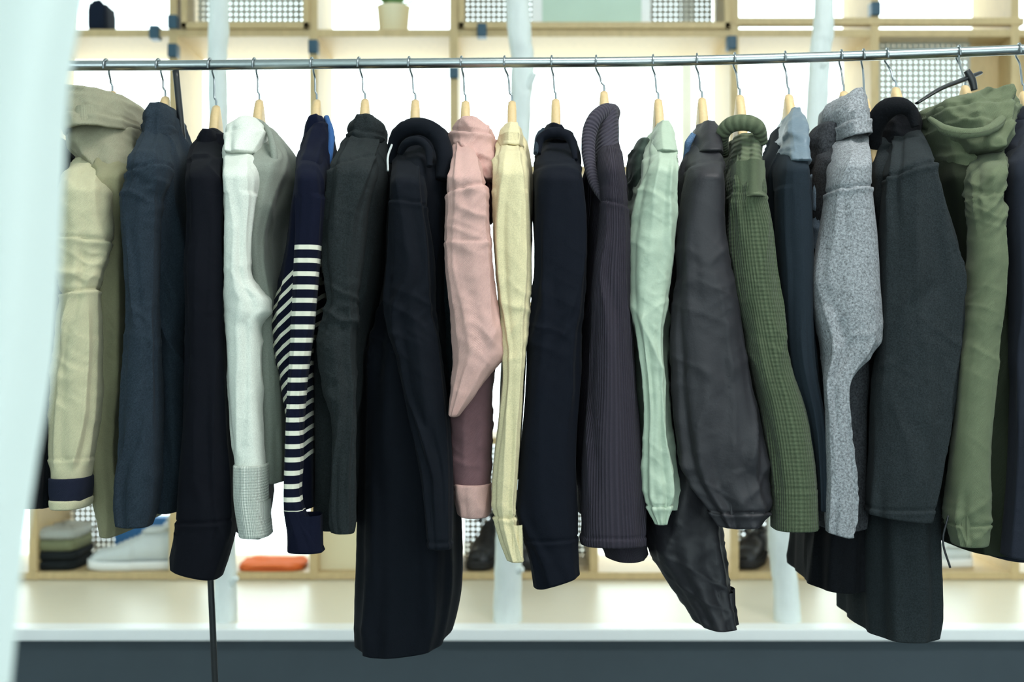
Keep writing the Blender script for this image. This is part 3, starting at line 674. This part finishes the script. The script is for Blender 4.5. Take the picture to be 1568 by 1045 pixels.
plum = fabric('plum_nylon', (50, 49, 56), 'nylon', rough=0.55, gain=0.5)
garment('padded_nylon_jacket', 1067, 1075, 160, plum, seed=13,
  S=[(205, 1066, 1096), (240, 1056, 1102), (290, 1047, 1109), (350, 1039, 1111), (420, 1035, 1124), (500, 1026, 1138), (560, 1026, 1148), (640, 1031, 1164), (700, 1040, 1177), (745, 1056, 1183), (775, 1078, 1182), (803, 1098, 1165)],
  B=[(205, 1062, 1098), (260, 1050, 1108), (400, 1040, 1118), (560, 1030, 1130), (720, 1015, 1125), (800, 1000, 1118), (855, 1002, 1126), (900, 1030, 1131), (930, 1052, 1134), (965, 1072, 1138)],
  sk=dict(wr=0.0026, wscale=0.8, ripple=.0015, fold=.004, crease=.005, elbows=((420, .4, 60), (560, .3, 80), (730, .8, 40)), seams=((255, .002, -.4), (780, .004))), bk=dict(wr=.003, elbows=((880, .6, 60),), ripple=.003),
  C=[(loft, 'collar', [(188, 1069, 1090), (196, 1064, 1097), (212, 1060, 1101), (232, 1058, 1102)], plum, cl(seed=13, yr=(-.07, .06, -.14, .03), bot='cap')),
     (sweep_px, 'shirt_collar', [(1050, 245, -.05, 4), (1054, 220, -.06, 5), (1062, 205, -.06, 4)], fabric('blue_shirt', (92, 118, 150), 'denim'), dict(amp=.001))])

green = fabric('green_rib_knit', (96, 108, 84), 'rib', per=0.0052, gain=.74); greenh = fabric('green_rib_collar', (108, 118, 94), 'hrib', per=0.0085, gain=.82)
garment('green_knit_sweater', 1125, 1133, 156, green, seed=14,
  S=[(215, 1124, 1162), (250, 1120, 1164), (300, 1117, 1168), (350, 1117, 1180), (400, 1121, 1187), (460, 1130, 1195), (560, 1150, 1212), (640, 1166, 1236), (700, 1175, 1246), (760, 1180, 1251), (808, 1180, 1252)],
  B=[(215, 1118, 1166), (300, 1120, 1175), (400, 1130, 1188), (560, 1150, 1205), (700, 1170, 1235), (780, 1180, 1240)],
  sk=dict(wr=0.0012, elbows=((520, .5, 60),), seams=((300, .0015, .3), (745, .001))),
  C=[(loft, 'neck', [(205, 1120, 1164), (230, 1121, 1163), (260, 1119, 1165), (300, 1119, 1168)], greenh, cl(seed=14, vshear=-.25, yr=(-.1, .05, -.225, -.1), n=2)),
     (sweep_px, 'roll_collar', [(1110, 236, -.04, 6), (1106, 208, -.09, 10), (1118, 192, -.11, 12), (1140, 188, -.12, 12), (1160, 195, -.12, 11), (1168, 218, -.1, 8)], greenh, dict(amp=.0006))])

slate = fabric('slate_jersey', (44, 54, 63), 'jersey', gain=.6); satin = fabric('blue_grey_satin', (104, 120, 132), 'nylon', rough=.4)
garment('slate_bomber_jacket', 1202, 1208, 155, slate, seed=15,
  S=[(195, 1196, 1224), (240, 1189, 1230), (300, 1187, 1238), (380, 1190, 1241), (460, 1197, 1243), (560, 1210, 1248), (640, 1230, 1262), (720, 1245, 1268), (780, 1248, 1268)],
  B=[(195, 1192, 1226), (260, 1188, 1250), (400, 1195, 1252), (600, 1220, 1262), (750, 1240, 1268)],
  sk=dict(wr=0.001, dy=.02),
  C=[(loft, 'collar', [(166, 1203, 1219), (174, 1197, 1223), (200, 1192, 1226), (228, 1190, 1229), (246, 1190, 1231)], satin, cl(seed=15, wr=.003, crease=.005, yr=(-.06, .05, -.19, .0), bot='cap')),
     (loft, 'blue_lining', [(268, 1238, 1258), (330, 1238, 1262), (420, 1240, 1258)], fabric('light_denim', (136, 156, 176), 'denim'), cl(seed=3, top='cap', bot='cap', yr=(-.1, .0)))])

tweed = fabric('grey_boucle', (150, 154, 158), 'tweed', gain=.78); tweed_dk = fabric('dark_boucle', (66, 68, 72), 'tweed', gain=.75)
garment('grey_boucle_coat', 1288, 1292, 150, tweed, seed=16, matB=tweed_dk,
  S=[(190, 1274, 1323), (240, 1272, 1327), (300, 1262, 1333), (380, 1250, 1341), (430, 1244, 1344), (480, 1251, 1347), (518, 1257, 1348), (545, 1260, 1328), (575, 1262, 1306), (650, 1265, 1301), (740, 1265, 1308), (790, 1264, 1306), (818, 1266, 1300)],
  B=[(190, 1268, 1325), (260, 1262, 1335), (400, 1262, 1340), (600, 1262, 1342), (760, 1262, 1342), (812, 1262, 1338)],
  sk=dict(wr=0.0012, fold=.005, crease=.006, tilt=(0, -4), elbows=((520, .8, 50),), seams=((290, .004, -.3),)),
  C=[(loft, 'collar', [(138, 1282, 1308), (146, 1268, 1314), (166, 1261, 1317), (186, 1266, 1321), (205, 1272, 1325)], tweed, cl(seed=16, tilt=(4, 4), fold=.003, seams=((183, .004, -.3),), yr=(-.09, .07, -.13, .03))),
     (loft, 'lapel', [(190, 1246, 1275), (215, 1234, 1278), (245, 1236, 1276), (285, 1250, 1270)], tweed_dk, cl(seed=17, top='cap', bot='cap', yr=(-.08, .04)))])
char2 = fabric('charcoal_melton', (56, 63, 66), 'wool', gain=.52); blkw = fabric('black_wool', (28, 30, 34), 'wool', gain=.65)
garment('charcoal_duffle_coat', 1358, 1372, 144, char2, seed=17,
  S=[(190, 1374, 1400), (215, 1365, 1410), (255, 1356, 1424), (300, 1351, 1442), (380, 1346, 1466), (450, 1347, 1475), (520, 1346, 1471), (600, 1340, 1463), (700, 1334, 1448), (760, 1329, 1434), (792, 1328, 1420)],
  B=[(200, 1350, 1410), (300, 1350, 1440), (500, 1355, 1460), (700, 1345, 1452), (850, 1340, 1455), (950, 1342, 1456), (982, 1344, 1450)],
  sk=dict(wr=0.0018, fold=.005, crease=.006, elbows=((560, .4, 80),), tilt=(0, -6), seams=((262, .004, -1), (776, .002, -.6))), bk=dict(ripple=.004, wr=.0015),
  C=[(sweep_px, 'hood_rim', [(1340, 235, -.04, 8), (1338, 198, -.06, 14), (1352, 172, -.08, 15), (1376, 162, -.1, 13), (1394, 170, -.1, 10), (1402, 194, -.1, 6)], blkw, dict(amp=.0012)),
     (loft, 'hood', [(166, 1352, 1392), (185, 1335, 1402), (215, 1334, 1396), (240, 1334, 1372), (290, 1342, 1360)], blkw, cl(seed=17, top='cap', bot='cap', yr=(-.07, .08)))])
garment('black_long_coat', 1322, 1324, 160, blkw, seed=18, far=False,
  B=[(215, 1318, 1345), (300, 1310, 1350), (600, 1290, 1348), (780, 1264, 1345), (860, 1258, 1342), (908, 1257, 1340)], bk=dict(dy=.06, ripple=.003))

olive = fabric('olive_parka_cotton', (112, 122, 96), 'twill', gain=.76); olive_dk = fabric('olive_dark_cotton', (50, 57, 44), 'twill', gain=.7)  # olive_dk: deeper olive for the parka body
garment('olive_parka', 1468, 1478, 141, olive, seed=19, matB=olive_dk,
  S=[(205, 1478, 1518), (240, 1478, 1528), (300, 1482, 1531), (370, 1485, 1535), (440, 1482, 1532), (520, 1474, 1526), (620, 1464, 1516), (720, 1455, 1511), (790, 1451, 1509), (834, 1462, 1504)],
  B=[(205, 1440, 1535), (260, 1448, 1550), (340, 1460, 1565), (500, 1470, 1580), (700, 1475, 1580), (850, 1490, 1580)],
  sk=dict(wr=0.003, crease=.006, elbows=((310, .7, 50), (500, .3, 80), (800, .6, 40)), seams=((300, .002, -.3), (800, .0025))), bk=dict(wr=.002),
  C=[(loft, 'hood', [(137, 1452, 1526), (145, 1426, 1542), (162, 1416, 1546), (180, 1424, 1540), (205, 1446, 1530), (228, 1464, 1514)], olive, cl(seed=19, wr=.004, fold=.006, crease=.009, yr=(-.12, .1, -.18, .02), tilt=(4, 0), seams=((158, .004, -.5), (186, .003, .4)), bot='cap')),
     (loft, 'hood_drape', [(165, 1418, 1448), (200, 1424, 1464), (250, 1440, 1478), (300, 1454, 1482), (335, 1464, 1480)], olive, cl(seed=29, top='cap', bot='cap', wr=.003, crease=.006, yr=(-.1, .02, -.14, .0))),
     (sweep_px, 'hood_roll', [(1424, 182, -.12, 4), (1452, 200, -.17, 6), (1490, 204, -.19, 7), (1522, 194, -.17, 6), (1542, 172, -.12, 4)], olive, dict(amp=.002)),
     (sweep_px, 'drawcord', [(1452, 790, -.2, 1.5), (1444, 830, -.2, 1.5), (1455, 870, -.2, 1.5)], m_blk, dict(amp=0))])
navyc = fabric('navy_rain_cloth', (30, 38, 54), 'nylon', gain=.65)
garment('navy_raincoat', 1560, 1568, 150, navyc, seed=20,
  S=[(180, 1560, 1600), (230, 1548, 1610), (300, 1545, 1620), (500, 1550, 1625), (700, 1545, 1625), (850, 1535, 1615)],
  B=[(175, 1550, 1620), (300, 1545, 1640), (600, 1530, 1640), (860, 1530, 1630)],
  C=[(loft, 'hood', [(160, 1552, 1600), (175, 1542, 1615), (215, 1538, 1620)], navyc, cl(seed=20, top='cap'))])
garment('black_overshirt', 60, 70, 165, blkw, seed=21,
  S=[(210, 50, 80), (300, 30, 74), (500, 35, 76), (600, 38, 82), (700, 34, 84), (775, 36, 80)],
  B=[(210, 50, 85), (300, 35, 95), (600, 40, 100), (760, 40, 95)])
e = empty('black_trouser_hanger', (wx(1450, -.06), -.06, wz(135, -.06)))
sweep_px('arm', [(1404, 158, -.1, 4), (1440, 136, -.08, 6), (1475, 122, -.05, 7), (1500, 112, -.03, 6)], m_blk, e, amp=0, flat=.5)
sweep_px('clip', [(1480, 108, -.05, 5), (1488, 122, -.05, 6), (1492, 138, -.05, 5)], m_blk, e, amp=0)
sweep_px('hook', [(1478, 124, -.05, 1.6), (1470, 100, -.02, 1.6), (1468, 82, 0, 1.6)], m_steel, e, amp=0)

# ---------------------------------------------------------------- foreground white curtain
m_cur, nt, b = newmat('white_voile')
b.inputs['Base Color'].default_value = (*lin((224, 232, 228)), 1); b.inputs['Roughness'].default_value = 0.9
tl = N(nt, 'ShaderNodeBsdfTranslucent'); tl.inputs[0].default_value = (*lin((222, 234, 230)), 1)
mx = N(nt, 'ShaderNodeMixShader'); mx.inputs[0].default_value = 0.3
nt.links.new(b.outputs[0], mx.inputs[1]); nt.links.new(tl.outputs[0], mx.inputs[2])
nt.links.new(mx.outputs[0], nt.nodes['Material Output'].inputs[0])
YC = -1.32
zz = np.linspace(0.03, 2.9, 120)
edge_py = [-4000, -900, 0, 110, 300, 450, 560, 700, 850, 1045, 1500, 3200]
edge_px = [170, 155, 134, 112, 98, 90, 80, 54, 30, 8, -60, -80]
V = []; nu = 140
for z in zz:
    py = 522.5-(z-ZC)/((CAMD+YC)/2000)
    xe = wx(float(pchip(edge_py, edge_px, np.array([py]))[0]), YC); xs = xe-0.55
    for k in range(nu):
        s = k/(nu-1); x = xe+(xs-xe)*s
        y = YC+0.016*math.sin(s*30+0.5*math.sin(z*2))+0.003*math.sin(s*70+z*3)+0.008*float(vnoise(s*7, z*1.5, 3))
        V.append((x, y, z))
F = [(i*nu+k, i*nu+k+1, (i+1)*nu+k+1, (i+1)*nu+k) for i in range(len(zz)-1) for k in range(nu-1)]
ce = empty('white_curtain', (wx(0, YC), YC, 2.9))
mesh_obj('drape', V, F, m_cur, parent=ce)
sweep_w('curtain_rod', [(-1.3, YC, 2.9, .012), (-.6, YC, 2.9, .012), (-.1, YC, 2.9, .012)], m_steel, ce)
for k, x in enumerate((-1.25, -.15)): sweep_w('rod_bracket_%d' % k, [(x, YC, 2.9, .006), (x, YC, 2.95, .006), (x, YC, 3.0, .006)], m_steel, ce)

# ---------------------------------------------------------------- light
w = bpy.data.worlds.new('daylight'); scene.world = w; w.use_nodes = True
bg = w.node_tree.nodes['Background']; bg.inputs[0].default_value = (0.83, 0.985, 1.0, 1); bg.inputs[1].default_value = 3.8
def area(name, loc, size, power, rot, col=(1, .98, .95)):
    l = bpy.data.lights.new(name, 'AREA'); l.shape = 'RECTANGLE'; l.size = size[0]; l.size_y = size[1]; l.energy = power; l.color = col
    o = link(bpy.data.objects.new(name, l)); o.location = loc; o.rotation_euler = rot
area('added_fill_light', (0.9, -0.9, 2.93), (1.6, .4), 38, (math.radians(12), 0, 0))  # unseen lamp added to brighten garment fronts and shoulders

cam = bpy.data.cameras.new('camera'); co = link(bpy.data.objects.new('camera', cam))
co.location = (0, -CAMD, ZC); co.rotation_euler = (math.radians(90), 0, 0)
cam.sensor_width = 36; cam.lens = 36*2000/1568.0
cam.dof.use_dof = True; cam.dof.focus_distance = 1.85; cam.dof.aperture_fstop = 4.0
cam.clip_start = 0.05
scene.camera = co
